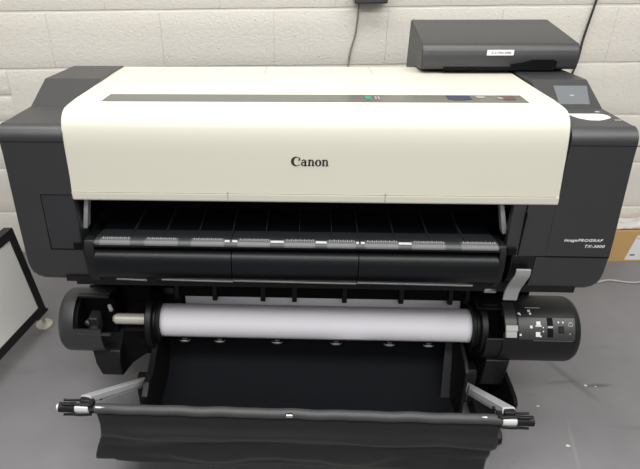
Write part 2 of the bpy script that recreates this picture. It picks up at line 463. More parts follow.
# raised tank housing on the right rear
hp = [(.60, .871), (.535, .871), (.53, .937), (.417, .9620), (.412, .968), (.4115, .985), (.4125, 1.002)] + arc(.440, 1.0025, .0265, 176, 92, 6) + [(.70, 1.0345), (.712, 1.030), (.715, 1.02), (.715, .871)]
bm = bmesh.new(); prism_x(bm, hp, .300, .722)
for v in bm.verts:
    if v.co.y > .5: v.co.x += (.011 if v.co.x < .5 else .005) * (v.co.y - .41) / .3
TH = obj('tank_housing', bm, 'plastic', P, bevel=.004, smooth=25)
bm = bmesh.new(); box(bm, .362, .661, .4095, .43, .9610, .9690); obj('shadow_gap', bm, 'deep', TH)
bm = bmesh.new()
prism_gen(bm, [(.548, .4102, .9665), (.664, .4102, .9665), (.666, .4102, .985), (.655, .4102, .990), (.60, .4102, .990), (.572, .4102, .982), (.54, .4102, .977)], (0, .02, 0))
obj('handle_recess', bm, 'deep', TH)
bm = bmesh.new(); box(bm, .474, .545, .4103, .413, 1.0015, 1.0155); LB = obj('label_sticker', bm, 'sticker', TH, label='small white sticker with black print')
text_mesh('sticker_text', 'A-217RA-3000', .0085, 'black_print', TH, (.485, .4099, 1.0058), (PI / 2, 0, 0), sx=1.02)
# rear deck and chassis below the housing
bm = bmesh.new(); prism_x(bm, [(.52, .60), (.52, .905), (.60, .868), (.72, .86), (.74, .80), (.74, .60)], -.66, .70)
obj('rear_cover', bm, 'plastic', P, bevel=.006)
bm = bmesh.new(); box(bm, -.66, .68, .16, .60, .58, .90); box(bm, -.60, .60, .02, .2, .90, .935)
obj('chassis', bm, 'deep', P)

# control panel on the right end cover: sloping face from (.272,.977) to (.160,.949)
def slope(y): return .9445 + (y - .160) * .3034
def on_slope(quad, mat, name, h, par):
    bm = bmesh.new(); prism_gen(bm, [(x, y, slope(y) + h) for x, y in quad], (0, 0, -.003)); return obj(name, bm, mat, par)
CP = on_slope([(.589, .160), (.672, .160), (.697, .264), (.600, .264)], 'bezel', 'control_panel', .0006, RE) if False else None
bm = bmesh.new(); prism_gen(bm, [(x, y, slope(y) + .0008) for x, y in ((.597, .176), (.6695, .176), (.6855, .250), (.602, .250))], (0, 0, -.003))
SC = obj('touch_screen', bm, 'screen', RE)
bm = bmesh.new(); prism_gen(bm, [(x, y, slope(y) + .0012) for x, y in ((.6315, .208), (.6425, .2095), (.6425, .213), (.6315, .2115))], (0, 0, -.001)); obj('screen_mark', bm, 'grey_print', RE)
# white oval sheet lying on the front deck: flat back edge, rounded front and right end
pts = [(.590, .106), (.658, .106)] + [(.658 + .018 * math.sin(R(a)), .083 + .023 * math.cos(R(a))) for a in range(15, 130, 15)] + [(.658, .060), (.640, .050), (.620, .052), (.602, .068), (.594, .088)]
bm = bmesh.new(); prism_gen(bm, [(x, y, .9445 + (.160 - y) * .1020 + .0014) for x, y in pts], (0, 0, -.003))
obj('instruction_label', bm, 'sticker', RE, label='white rounded label')
bm = bmesh.new(); box(bm, .674, .690, .052, .0555, .954, .9562); box(bm, .664, .674, .126, .133, .946, .9482)
objs('indicator_mark', bm, 'grey_print', RE)

# model lettering
text_mesh('model_text', 'imagePROGRAF', .0100, 'white_print', RE, (.588, front_y(.695) - .0012, .6938), (R(85.7), 0, 0), sx=1.19, shear=.2, bold=.00012)
text_mesh('model_text', 'TX-3000', .0100, 'white_print', RE, (.6375, front_y(.680) - .0012, .6782), (R(85.7), 0, 0), sx=1.17, shear=.2, bold=.00012)

# cavity under the lid: back, floor with thin guide ribs
bm = bmesh.new(); box(bm, -.56, .50, .145, .17, .56, .90); obj('output_slot', bm, 'deep', P)
bm = bmesh.new(); box(bm, -.572, -.560, .03, .16, .655, .77); box(bm, .486, .498, .01, .16, .655, .77); objs('slot_side', bm, 'deep', P)
tray = [(.15, .650), (.15, .662), (.045, .660), (.030, .664), (-.020, .6760), (-.034, .6795), (-.045, .6775), (-.050, .6735), (-.052, .668), (-.050, .663), (-.03, .656)]
bm = bmesh.new(); prism_x(bm, tray, -.524, .446)
TR = obj('output_tray', bm, 'gloss', P, smooth=30)
bm = bmesh.new()
for a, b in ((-.522, -.1905), (-.1885, .1165), (.1185, .444)):
    prism_gen(bm, [(a, .030, .6652), (b, .030, .6652), (b, -.026, .6786), (a, -.026, .6786)], (0, 0, -.002))
obj('tray_lip', bm, 'gloss_lid', TR)
# rib positions measured along the tray
ribx = [-.441, -.359, -.277, -.193, -.110, -.027, .053, .117, .204, .287, .369]
bm = bmesh.new()
for x in ribx:
    prism_gen(bm, [(x, .15, .660), (x, .15, .667), (x, .02, .671), (x, -.024, .6808), (x, -.024, .676), (x, .036, .660)], (.0015, 0, 0))
objs('guide_rib', bm, 'ruler_dark', TR, label='thin raised paper guide rib')
# measuring strip: alternating blocks on the rounded front edge with tick marks
def edge_strip(bm, x0, x1, o, mi=0, lo=-12, hi=78):
    # follows the tray edge from the top round to the front
    path = [(-.0280, .6785), (-.036, .6798), (-.043, .6785), (-.0475, .6762), (-.0500, .6730), (-.0512, .6700)]
    out = [(x, y) for x, y in path]
    n = len(out)
    a = [bm.verts.new((x0, y - o * .8, z + o * .6)) for y, z in out]; b = [bm.verts.new((x1, y - o * .8, z + o * .6)) for y, z in out]
    a2 = [bm.verts.new((x0, y + .002, z - .002)) for y, z in out]; b2 = [bm.verts.new((x1, y + .002, z - .002)) for y, z in out]
    for i in range(n - 1):
        for q in ((a[i], a[i + 1], b[i + 1], b[i]), (a2[i], b2[i], b2[i + 1], a2[i + 1]), (a[i], a2[i], a2[i + 1], a[i + 1]), (b[i], b[i + 1], b2[i + 1], b2[i])): bm.faces.new(q)
    bm.faces.new((a[0], b[0], b2[0], a2[0])); bm.faces.new((a[-1], a2[-1], b2[-1], b[-1]))
bm = bmesh.new(); edge_strip(bm, -.520, .442, .0006); RS = obj('measuring_strip', bm, 'ruler_dark', P, smooth=40)
segs = [(-.508, -.434), (-.398, -.318), (-.286, -.206), (-.174, -.096), (-.062, .012), (.040, .108), (.130, .208), (.240, .318), (.355, .440)]
sb = bmesh.new()
for a, b in segs:
    tb = bmesh.new(); edge_strip(sb, a, b, .0018)
    k = 0; x = a + .006
    while x < b - .004:
        w_ = .0014; h_ = (.0065, .0035)[k % 2]
        prism_gen(tb, [(x, -.0395, .6820), (x + w_, -.0395, .6820), (x + w_, -.0395 + h_, .6826), (x, -.0395 + h_, .6826)], (0, .0, -.0022))
        x += .0052; k += 1
    obj('tick_marks', tb, 'tick', RS)
objs('ruler_block', sb, 'ruler', RS, smooth=40)
# light marks between the blocks
bm = bmesh.new()
for a, b in ((-.206, -.192), (-.188, -.174), (-.096, -.062), (.012, .040), (.108, .116), (.119, .130), (.208, .240)):
    prism_gen(bm, [(a + .001, -.0455, .6795), (b - .001, -.0455, .6795), (b - .001, -.0385, .6812), (a + .001, -.0385, .6812)], (0, .001, -.0015))
objs('strip_highlight', bm, 'tick', RS)
# lower output guide: smooth bulging front in three lengths
lowp = [(.10, .652), (-.034, .652), (-.046, .648), (-.056, .638), (-.0605, .622), (-.0600, .600), (-.055, .582), (-.046, .568), (-.034, .560), (.0, .555), (.10, .555)]
for i, (a, b) in enumerate(((-.526, -.1912), (-.1890, .1158), (.1180, .448))):
    bm = bmesh.new(); prism_x(bm, lowp, a, b); obj('lower_guide', bm, 'gloss', P, smooth=30)
# end brackets of the output guide and the light struts above them
brk = [(.03, .556), (.03, .664), (-.022, .676), (-.042, .677), (-.052, .66), (-.058, .62), (-.055, .585), (-.035, .552)]
bm = bmesh.new(); prism_x(bm, brk, -.5500, -.5245); obj('guide_bracket', bm, 'plastic_low', P, bevel=.003)
bm = bmesh.new(); prism_x(bm, brk, .4465, .4625); obj('guide_bracket', bm, 'plastic_low', P, bevel=.003)
for xs in ((-.5635, -.5515, -.5335, -.5435), (.4610, .4740, .4485, .4390)):
    bm = bmesh.new(); prism_gen(bm, [(xs[0], .0, .684), (xs[1], .0, .684), (xs[2], .0, .775), (xs[3], .0, .775)], (0, .025, 0))
    obj('strut', bm, 'strut', P, bevel=.002, label='light grey upright strut')
# right inner housing around the grey lever
hs = [(.10, .548), (.10, .652), (-.0465, .652), (-.050, .62), (-.046, .585), (-.030, .560), (0, .548)]
bm = bmesh.new(); prism_x(bm, hs, .483, .5385); obj('lever_housing', bm, 'plastic_low', P, bevel=.002)
bm = bmesh.new(); box(bm, .4690, .4890, -.0530, -.03, .657, .674); obj('latch_recess', bm, 'deep', P)
bm = bmesh.new()
prism_gen(bm, [(.466, -.0455, .652), (.4945, -.0462, .652), (.4945, -.0368, .786), (.466, -.0368, .786)], (0, .02, 0)); obj('side_trim', bm, 'plastic', P)
bm = bmesh.new()
pts = smooth_path([(.5075, -.057, .622), (.5070, -.0585, .606), (.5030, -.0555, .588), (.4985, -.0500, .566), (.4950, -.050, .548), (.4935, -.052, .527)], 6)
band(bm, pts, .034, .007); LV = obj('release_lever', bm, 'lever', P, bevel=.0015, label='light grey release lever')
bm = bmesh.new(); box(bm, .489, .524, -.052, -.04, .617, .632); obj('lever_recess', bm, 'deep', P)
bm = bmesh.new(); box(bm, .440, .470, -.02, .03, .522, .538); obj('lever_stop', bm, 'lever', P, bevel=.002)
# thin bright rail under the output guide
for a, b in ((-.487, -.410), (-.372, -.192), (-.190, .1165), (.1185, .402)):
    bm = bmesh.new(); cyl(bm, (a, -.036, .5595), (b, -.036, .5570), .0030, seg=12); obj('edge_rail', bm, 'rail', P, smooth=40)
# under-tray plates closing the machine from below
bm = bmesh.new(); box(bm, -.60, .66, -.02, .56, .528, .556); box(bm, -.62, -.45, -.03, .3, .545, .560)
obj('bottom_plate', bm, 'black', P)
bm = bmesh.new(); cyl(bm, (.44, -.02, .532), (.66, .02, .535), .0035, seg=10); obj('tension_wire', bm, 'cable_white', P, smooth=40)

# the end covers sit flush with the lid front
for o in list(P.children):
    n_ = o.name.split('.')[0]
    if n_ in ('end_cover', 'lower_end_cover', 'front_panel', 'access_panel', 'seam', 'latch_recess', 'side_trim', 'lever_housing', 'lever_recess'):
        for v in o.data.vertices:
            k_ = max(0, min(1, (abs(v.co.x) - .555) / .13))
            v.co.y += .016; v.co.z -= .0085; v.co.x += math.copysign(.009 * k_, v.co.x)
        if n_ == 'end_cover':
            for ch in o.children: ch.location = ch.location + Vector((.007, .016, -.0085))
# ------------------------------------------------------------------ stand
for x0, x1 in ((-.56, -.50), (.50, .56)):
    bm = bmesh.new(); box(bm, x0, x1, .33, .45, .045, .54); obj('stand_leg', bm, 'black', P, bevel=.006)
for x0, x1 in ((-.512, -.450), (.506, .566)):
    bm = bmesh.new(); prism_x(bm, [(-.066, .012), (-.058, .0), (.68, .0), (.69, .012), (.67, .040), (.46, .055), (.32, .055), (-.05, .042), (-.066, .030)], x0, x1)
    F_ = obj('stand_foot', bm, 'black', P, bevel=.004)
bm = bmesh.new(); box(bm, -.51, .51, .37, .43, .10, .20); obj('cross_beam', bm, 'black', P, bevel=.004)
bm = bmesh.new(); box(bm, -.66, .64, .30, .42, .28, .536); obj('rear_roll_guard', bm, 'deep', P)
for x0, x1 in ((-.66, -.50), (.50, .66)):
    bm = bmesh.new(); box(bm, x0, x1, .207, .30, .17, .52); obj('gear_case', bm, 'deep', P, bevel=.004)
# side plate seen right of the basket arm
bm = bmesh.new()
prism_gen(bm, [(.572, y, z) for y, z in ((.20, .20), (.129, .180), (-.005, .182), (-.045, .180), (-.060, .168), (-.056, .148), (-.035, .128), (.045, .026), (.112, .008), (.22, .05))], (.012, 0, 0))
obj('side_plate', bm, 'deep', P, bevel=.003)

# ------------------------------------------------------------------ take-up unit
YC, ZC = .110, .303
# left drive housing: rounded drum with a window cut in the front
bm = bmesh.new()
ro = .093
lathe_x(bm, [(-.664, ro), (-.694, ro), (-.703, ro - .003), (-.710, ro - .010), (-.715, ro - .022), (-.718, ro - .04), (-.719, 0.0005), (-.70, .0005), (-.664, .0005)], YC, ZC, 64)
lathe_x(bm, [(-.664, ro), (-.664, ro - .008), (-.575, ro - .008), (-.575, ro)], YC, ZC, 64, 84, 200)
lathe_x(bm, [(-.664, ro), (-.664, ro - .010), (-.585, ro - .010), (-.585, ro)], YC, ZC, 64, -110, 21)
DL = obj('drive_housing', bm, 'plastic', P, smooth=35)
bm = bmesh.new(); lathe_x(bm, [(-.6635, ro - .012), (-.6635, .0005), (-.655, .0005), (-.655, ro - .012)], YC, ZC, 48); box(bm, -.66, -.57, .12, .19, .22, .37); obj('housing_cavity', bm, 'deep', DL)
bm = bmesh.new(); box(bm, -.655, -.557, .015, .024, .325 - .004, .329 - .004); box(bm, -.665, -.575, YC + .0, YC + .006, ZC + ro - .003, ZC + ro + .0015); objs('housing_edge', bm, 'ruler_dark', DL)
bm = bmesh.new(); box(bm, -.632, -.605, .06, .10, .29, .345); cyl(bm, (-.65, .085, .315), (-.62, .075, .30), .012, seg=16); obj('spindle_holder', bm, 'plastic', DL, bevel=.003)
bm = bmesh.new(); box(bm, -.630, -.612, .052, .060, .304, .308); cyl(bm, (-.583, .115, .352), (-.574, .10, .345), .006, seg=12); objs('metal_clip', bm, 'silver', DL)
# right drive housing with switches
bm = bmesh.new()
lathe_x(bm, [(.573, ro), (.728, ro), (.738, ro - .003), (.746, ro - .009), (.751, ro - .018), (.754, ro - .034), (.755, .0005), (.573, .0005)], YC, ZC, 64)
lathe_x(bm, [(.535, ro), (.535, ro - .012), (.573, ro - .012), (.573, ro)], YC, ZC, 64, 60, 390 - 0)
DR = obj('drive_housing', bm, 'plastic_low', P, smooth=35)
bm = bmesh.new(); box(bm, .495, .573, .10, .18, .22, .37); obj('housing_cavity', bm, 'deep', DR)
bm = bmesh.new(); lathe_x(bm, [(.472, ro), (.472, ro - .010), (.573, ro - .010), (.573, ro)], YC, ZC, 64, 75, 150); obj('housing_hood', bm, 'plastic_low', DR, smooth=35)
bm = bmesh.new()
for d in (.0, 9.0): lathe_x(bm, [(.490 + d * .001, ro + .001), (.490, ro - .001), (.530 + d * .002, ro - .001), (.530, ro + .001)], YC, ZC, 96, 80 - d, 81.4 - d)
lathe_x(bm, [(.492, ro + .001), (.492, ro - .004), (.536, ro - .004), (.536, ro + .001)], YC, ZC, 96, 18, 20)
objs('housing_edge', bm, 'ruler_dark', DR)
bm = bmesh.new(); lathe_x(bm, [(.492, ro - .004), (.492, ro - .012), (.537, ro - .012), (.537, ro - .004)], YC, ZC, 64, -90, 19); obj('housing_lower_lip', bm, 'plastic_low', DR, smooth=35)
def patch(bm, x0, x1, a0, a1, h=.0006, r=ro, d=.0012):
    lathe_x(bm, [(x0, r + h), (x0, r + h - d), (x1, r + h - d), (x1, r + h)], YC, ZC, 96, a0, a1)
# control strip, slightly lighter
bm = bmesh.new(); patch(bm, .577, .727, 20, 57, .0005); PS = obj('control_strip', bm, 'plastic', DR, smooth=35)
bm = bmesh.new(); patch(bm, .616, .722, 17.6, 18.9, .0012); obj('strip_edge', bm, 'ruler', DR)
bm = bmesh.new(); patch(bm, .600, .640, 75.2, 76.2, .001); patch(bm, .654, .667, 40.0, 43.0, .0016); objs('print_line', bm, 'tick', DR)
bm = bmesh.new(); patch(bm, .6525, .668, 43.5, 57, .0009); patch(bm, .6525, .668, 24, 39.5, .0009); patch(bm, .682, .697, 31.5, 43, .0010); objs('rocker_switch', bm, 'deep', DR, smooth=35)
bm = bmesh.new(); patch(bm, .6835, .6955, 33, 41.5, .0016); obj('button', bm, 'plastic_low', DR, smooth=35)
bm = bmesh.new()
patch(bm, .6235, .6345, 44.5, 50.5, .0012); patch(bm, .621, .637, 42, 44, .0012); patch(bm, .6215, .633, 25, 33, .0012); patch(bm, .633, .637, 24.5, 27, .0012)
patch(bm, .6062, .6125, 39, 43.5, .0012); patch(bm, .640, .643, 39.5, 41.6, .0012); patch(bm, .640, .643, 33, 35.2, .0012)
patch(bm, .681, .685, 48.6, 50.8, .0012); patch(bm, .693, .697, 48.6, 50.8, .0012)
patch(bm, .577, .583, 62.4, 65.4, .0008); patch(bm, .581, .585, 60.8, 63.4, .0008); patch(bm, .578, .583, 26.0, 29.5, .0012)
patch(bm, .605, .612, 67.5, 71.5, .0008); patch(bm, .608, .6135, 62.5, 66, .0008)
objs('switch_symbol', bm, 'white_print', DR, label='white switch symbol')
bm = bmesh.new()
patch(bm, .710, .720, 43.2, 44.2, .0012); patch(bm, .7095, .7108, 43.2, 48.5, .0012); patch(bm, .7192, .7205, 43.2, 48.5, .0012); patch(bm, .7115, .7185, 48.2, 50.0, .0012)
patch(bm, .711, .715, 30, 31.5, .0012)
objs('warning_outline', bm, 'grey_print', DR)
# shuttle lever on the right unit: dark arm, pale bottom grip
bm = bmesh.new(); lathe_x(bm, [(.539, ro + .004), (.539, ro - .006), (.570, ro - .006), (.570, ro + .004)], YC, ZC, 64, 41, 86); obj('flange_lever', bm, 'ruler_dark', DR, smooth=35)
bm = bmesh.new(); lathe_x(bm, [(.539, ro + .010), (.539, ro), (.571, ro), (.571, ro + .010)], YC, ZC, 64, 34, 43); lathe_x(bm, [(.540, ro + .007), (.540, ro - .004), (.569, ro - .004), (.569, ro + .007)], YC, ZC, 64, 23.5, 34)
obj('lever_grip', bm, 'grip', DR, bevel=.001, label='pale grey lever grip')
# mounting brackets hanging below each unit
def bracket(name, x0, x1, prof):
    bm = bmesh.new(); prism_x(bm, prof, x0, x1)
    for v in bm.verts:
        if x0 < 0: v.co.x -= .30 * max(0, v.co.z - .145) * (1 if v.co.x < -.58 else .1)
    return obj(name, bm, 'plastic_low', P, bevel=.004)
bracket('unit_bracket', -.614, -.552, [(.058, .226), (.040, .190), (.038, .150), (.046, .140), (.14, .10), (.20, .12), (.24, .25), (.20, .27)])
bracket('unit_bracket', .506, .572, [(.030, .246), (.038, .146), (.046, .138), (.14, .10), (.20, .12), (.24, .25), (.20, .27)])
bm = bmesh.new(); prism_x(bm, [(.10, .235), (.13, .15), (.30, .18), (.40, .50), (.30, .53), (.2, .45), (.19, .30)], -.556, -.478); obj('inner_bracket', bm, 'deep', P, bevel=.004)
bm = bmesh.new(); prism_gen(bm, [(x, .090, z) for x, z in ((-.553, .25), (-.553, .150), (-.543, .142), (-.462, .210), (-.450, .232), (-.450, .25))], (0, .10, 0)); obj('gusset_plate', bm, 'deep', P)
bm = bmesh.new(); prism_x(bm, [(.10, .215), (.13, .15), (.30, .18), (.40, .50), (.30, .53), (.2, .45), (.19, .30)], .478, .515); obj('inner_bracket', bm, 'deep', P, bevel=.004)
# guide ribs behind the rolled paper
for x in (-.388, -.276, -.133, -.040, .107, .272, .414, .462):
    bm = bmesh.new(); prism_gen(bm, [(x - .007, y, z) for y, z in ((.15, .348), (.168, .345), (.26, .41), (.28, .53), (.20, .53), (.185, .44), (.15, .375))], (.014, 0, 0))
    obj('paper_guide', bm, 'black', P, bevel=.002)
bm = bmesh.new(); box(bm, -.39, .47, .20, .23, .418, .45); obj('guide_bar', bm, 'black', P)
bm = bmesh.new(); box(bm, -.40, .48, .166, .176, .352, .52); obj('guide_plate', bm, 'deep', P)
# small metal rollers under the paper
for x in (-.367, -.262, -.090, .085, .242, .357):
    bm = bmesh.new(); bmesh.ops.create_uvsphere(bm, u_segments=20, v_segments=10, radius=1, matrix=Matrix.Translation((x, .100, .2375)) @ Matrix.Diagonal((.0165, .008, .0065, 1)))
    r_ = obj('guide_roller', bm, 'rail', P, smooth=60)
    bm = bmesh.new(); prism_x(bm, [(.100, .239), (.092, .243), (.120, .243), (.26, .23), (.26, .21), (.112, .222)], x - .014, x + .014); obj('roller_arm', bm, 'deep', P)
bm = bmesh.new(); box(bm, -.47, .45, .20, .215, .17, .262); obj('front_beam', bm, 'black', P)

# ------------------------------------------------------------------ basket
# fabric: back wall below the roll, slack bottom, rising to the rod, over it and down as a loose flap
rodY, rodZ, rodR = -.235, .3065, .0095
def fabric():
    key = [(.205, .235), (.198, .15), (.175, .08), (.10, .038), (.0, .030), (-.10, .040), (-.17, .085), (-.210, .17), (-.2235, .25), (-.2245, .300)]
    path = smooth_path([(0, y, z) for y, z in key], 5)
    nx = 110; bm = bmesh.new(); rows = []
    for i, p in enumerate(path):
        t = i / (len(path) - 1); row = []
        xl = -.462 + (-.527 + .462) * t; xr = .452 + (.482 - .452) * t * .3
        for k in range(nx + 1):
            u = k / nx; x = xl + (xr - xl) * u
            w_ = math.sin(PI * t)
            n1 = noise.noise(Vector((x * 4, t * 3, 1.3))) * .012 * w_ + noise.noise(Vector((x * 11, t * 6, 5))) * .004 * w_
            row.append(bm.verts.new((x, p.y + n1 * .5, p.z + n1)))
        rows.append(row)
    for a, b in zip(rows, rows[1:]):
        for k in range(nx): bm.faces.new((a[k], a[k + 1], b[k + 1], b[k]))
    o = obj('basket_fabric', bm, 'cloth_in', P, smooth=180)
    s = o.modifiers.new('t', 'SOLIDIFY'); s.thickness = .0015
    return o
fabric()
def flap():
    nx, nz = 150, 44; bm = bmesh.new(); rows = []
    for j in range(nz + 1):
        t = j / nz; row = []
        for k in range(nx + 1):
            u = k / nx
            top = rodZ - .010 - .0105 * u * 0
            hem = .148 - .013 * min(1, u / .13) * (0 if u < .05 else 1) - .004 * u + .003 * math.sin(u * 17)
            z = top + (hem - top) * t
            xl = -.524 + .010 * math.sin(t * 5) - .006 * t; xr = .466 + .003 * math.sin(t * 4) - .024 * t
            x = xl + (xr - xl) * u
            a = min(1, t * 3)
            y = rodY - .004 - .013 * min(1, t * 2.5)
            # drapes: long shallow horizontal swags with a few soft lobes
            y += -.013 * a * noise.noise(Vector((x * 2.6, t * 3.4, .7))) - .006 * a * noise.noise(Vector((x * 6.5, t * 6.5, 3.3)))
            y += -.0065 * math.exp(-((t - .30) / .07) ** 2) * (.7 + .5 * noise.noise(Vector((x * 5, 0, 2)))) + .008 * math.exp(-((t - .52) / .10) ** 2) * (.6 + .8 * noise.noise(Vector((x * 4, 4, 2))))
            lob = max(0, math.sin((x + .42) * 13.5 + .9 * math.sin(x * 5)))
            y += -.012 * lob * math.exp(-((t - .82) / .16) ** 2)
            row.append(bm.verts.new((x, y, z)))
        rows.append(row)
    for a, b in zip(rows, rows[1:]):
        for k in range(nx): bm.faces.new((a[k], b[k], b[k + 1], a[k + 1]))
    o = obj('fabric_flap', bm, 'cloth', P, smooth=180)
    s = o.modifiers.new('t', 'SOLIDIFY'); s.thickness = .0014
    return o
flap()
# sleeve over the rod, rod, end clamps
bm = bmesh.new(); n = 60; pts = [(-.525 + (.465 + .525) * i / n, rodY + .0008 * math.sin(i * 1.1), rodZ + .0010 * math.sin(i * .7) - .0005 * (i / n)) for i in range(n + 1)]
tube(bm, pts, rodR + .0030, 14); obj('rod_sleeve', bm, 'sleeve', P, smooth=60)
bm = bmesh.new(); cyl(bm, (-.612, rodY, rodZ + .002), (.535, rodY, rodZ - .004), .0075, seg=20); RD = obj('basket_rod', bm, 'ruler_dark', P, smooth=40)
bm = bmesh.new(); box(bm, -.053, -.036, rodY - .0145, rodY - .004, rodZ + .001, rodZ + .0105); obj('snap_button', bm, 'chrome', P, bevel=.002, label='small shiny metal snap')
bm = bmesh.new(); cyl(bm, (.415, rodY - .0035, rodZ + .0085), (.428, rodY - .0035, rodZ + .0085), .0035, seg=10); cyl(bm, (.432, rodY - .0045, rodZ + .0062), (.444, rodY - .005, rodZ + .0045), .0025, seg=10)
cyl(bm, (-.522, rodY - .004, rodZ + .0085), (-.498, rodY - .004, rodZ + .0085), .0035, seg=10); objs('rod_rivet', bm, 'silver', P)
def end_clamp(sx, x0):
    """silver collar, black cap and four prongs outside each end of the rod"""
    z = rodZ + (.002 if sx < 0 else -.003)
    bm = bmesh.new(); cyl(bm, (x0, rodY, z), (x0 + sx * .034, rodY, z), .0115, seg=24); col = obj('rod_collar', bm, 'silver', P, smooth=40, bevel=.001, label='silver collar')
    bm = bmesh.new(); a = x0 + sx * .034
    cyl(bm, (a, rodY, z), (a + sx * .034, rodY, z), .0130, .0115, seg=24); cyl(bm, (a + sx * .026, rodY, z), (a + sx * .040, rodY, z), .0125, seg=24)
    for dz, dy in ((.014, -.006), (-.013, -.008), (.012, .010)):
        tube(bm, smooth_path([(x0 + sx * -.006, rodY + dy, z + dz * 1.05), (x0 + sx * .020, rodY + dy, z + dz * 1.3), (a + sx * .012, rodY + dy, z + dz * 1.2), (a + sx * .03, rodY + dy, z + dz * 1.3)], 4), .0032, 8)
    box(bm, min(x0 - sx * .012, x0), max(x0 - sx * .012, x0), rodY - .006, rodY + .014, z - .012, z + .018)
    obj('rod_end_cap', bm, 'black', P, smooth=40)
    if sx < 0:
        bm = bmesh.new(); cyl(bm, (a + sx * .039, rodY, z), (a + sx * .046, rodY, z), .0085, seg=20); obj('rod_tip', bm, 'silver', P, smooth=40)
end_clamp(-1, -.540); end_clamp(1, .466)
# aluminium arms
def arm(p0, p1, w=.015):
    p0, p1 = Vector(p0), Vector(p1); d = (p1 - p0).normalized(); s = Vector((1, 0, 0)); s = (s - d * s.dot(d)).normalized(); u = s.cross(d)
    prof = [(-1, -.8), (-.8, -1), (.8, -1), (1, -.8), (1, .3), (.7, .6), (.7, .95), (.35, 1), (.3, .7), (-.3, .7), (-.35, 1), (-.7, .95), (-.7, .6), (-1, .3)]
    bm = bmesh.new(); a = [bm.verts.new(p0 + s * x * w + u * y * w * .8) for x, y in prof]; b = [bm.verts.new(p1 + s * x * w + u * y * w * .8) for x, y in prof]; n = len(a)
    for i in range(n): bm.faces.new((a[i], a[(i + 1) % n], b[(i + 1) % n], b[i]))
    bm.faces.new(a); bm.faces.new(b[::-1])
    o = obj('basket_arm', bm, 'alu', P, label='silver aluminium basket arm')
    return o
AL = arm((-.481, .03, .132), (-.550, -.222, .322), .0145)
AR = arm((.459, .05, .128), (.482, -.225, .322), .0150)
for side, par, (x, y, z) in ((-1, AL, (-.550, -.216, .318)), (1, AR, (.483, -.218, .318))):
    bm = bmesh.new(); box(bm, x - .014, x + .014, y - .016, y + .002, z - .020, z + .010)
    obj('arm_end_clip', bm, 'black', par, bevel=.004)
    bm = bmesh.new(); cyl(bm, (x - side * .024, y + .030, z - .026), (x - side * .008, y + .030, z - .026), .006, seg=14)
    obj('arm_pivot_pin', bm, 'black', par, smooth=40)
# pivot brackets
bm = bmesh.new(); prism_x(bm, [(-.085, .135), (-.088, .192), (-.050, .212), (-.005, .205), (.06, .23), (.15, .26), (.22, .24), (.22, .05), (-.02, .05)], -.462, -.4435)
prism_x(bm, [(.02, .05), (.02, .120), (.03, .138), (.06, .142), (.10, .06)], -.510, -.462)
obj('arm_bracket', bm, 'black', P, bevel=.003)
bm = bmesh.new(); prism_x(bm, [(-.02, .09), (-.01, .235), (.02, .252), (.07, .262), (.15, .245), (.20, .17), (.21, .05), (-.02, .05)], .4405, .452)
prism_x(bm, [(.045, .06), (.045, .17), (.055, .185), (.09, .185), (.12, .06)], .452, .497)
obj('arm_bracket', bm, 'black', P, bevel=.003)
bm = bmesh.new(); box(bm, .4385, .4405, -.06, -.055, .18, .235); obj('bracket_lit_edge', bm, 'ruler_dark', P)  # paler strip standing in for the bracket's lit inner edge
# grey upright beside the basket fabric on the right
bm = bmesh.new(); prism_gen(bm, [(.420, .150, .235), (.440, .150, .235), (.444, .080, .04), (.414, .080, .04)], (0, .006, 0)); obj('fabric_stay', bm, 'sleeve', P, bevel=.002)

# ------------------------------------------------------------------ paper roll on its spindle (rests in the take-up unit)
def to_world(x, y, z): return Matrix.Translation(PO) @ Matrix.Rotation(PYAW, 4, 'Z') @ Vector((x, y, z))
PR = empty('paper_roll', to_world(.02, .12, .298), PYAW)
tag(PR, 'wide white roll of paper wound on the take-up spindle between black flanges', 'paper roll')
RX0, RX1 = -.430 - .02, .467 - .02; rr = .0475
bm = bmesh.new(); prof = [(RX0, .0265), (RX0, rr)] + [(RX0 + (RX1 - RX0) * i / 40, rr) for i in range(1, 40)] + [(RX1, rr), (RX1, .0265)]
lathe_x(bm, prof, 0, 0, 72)
for v in bm.verts:
    rad = math.hypot(v.co.y, v.co.z)
    if rad > .04:
        k = 1 + .012 * noise.noise(Vector((v.co.x * 3, v.co.y * 8, v.co.z * 8)))
        v.co.y *= k; v.co.z *= k
obj('rolled_paper', bm, 'paper', PR, smooth=50)
# loose outer leaf: slightly lifted sheet edge with a crease along the bottom front
bm = bmesh.new(); nx = 60; na = 22; rows = []
for i in range(nx + 1):
    u = i / nx; x = RX0 + .001 + (RX1 - RX0 - .002) * u; row = []
    bend = math.exp(-((u - .62) / .05) ** 2)
    a0 = -38 - 3 * math.sin(u * 5) + 14 * bend
    for j in range(na + 1):
        a = R(a0 + (165 - a0) * j / na); lift = .0012 + (.004 * (1 - j / na) ** 5) * (.5 + bend)
        row.append(bm.verts.new((x, -(rr + lift) * math.cos(a), (rr + lift) * math.sin(a))))
    rows.append(row)
for a, b in zip(rows, rows[1:]):
    for j in range(na): bm.faces.new((a[j], b[j], b[j + 1], a[j + 1]))
o = obj('outer_leaf', bm, 'paper', PR, smooth=60); s = o.modifiers.new('t', 'SOLIDIFY'); s.thickness = .0003
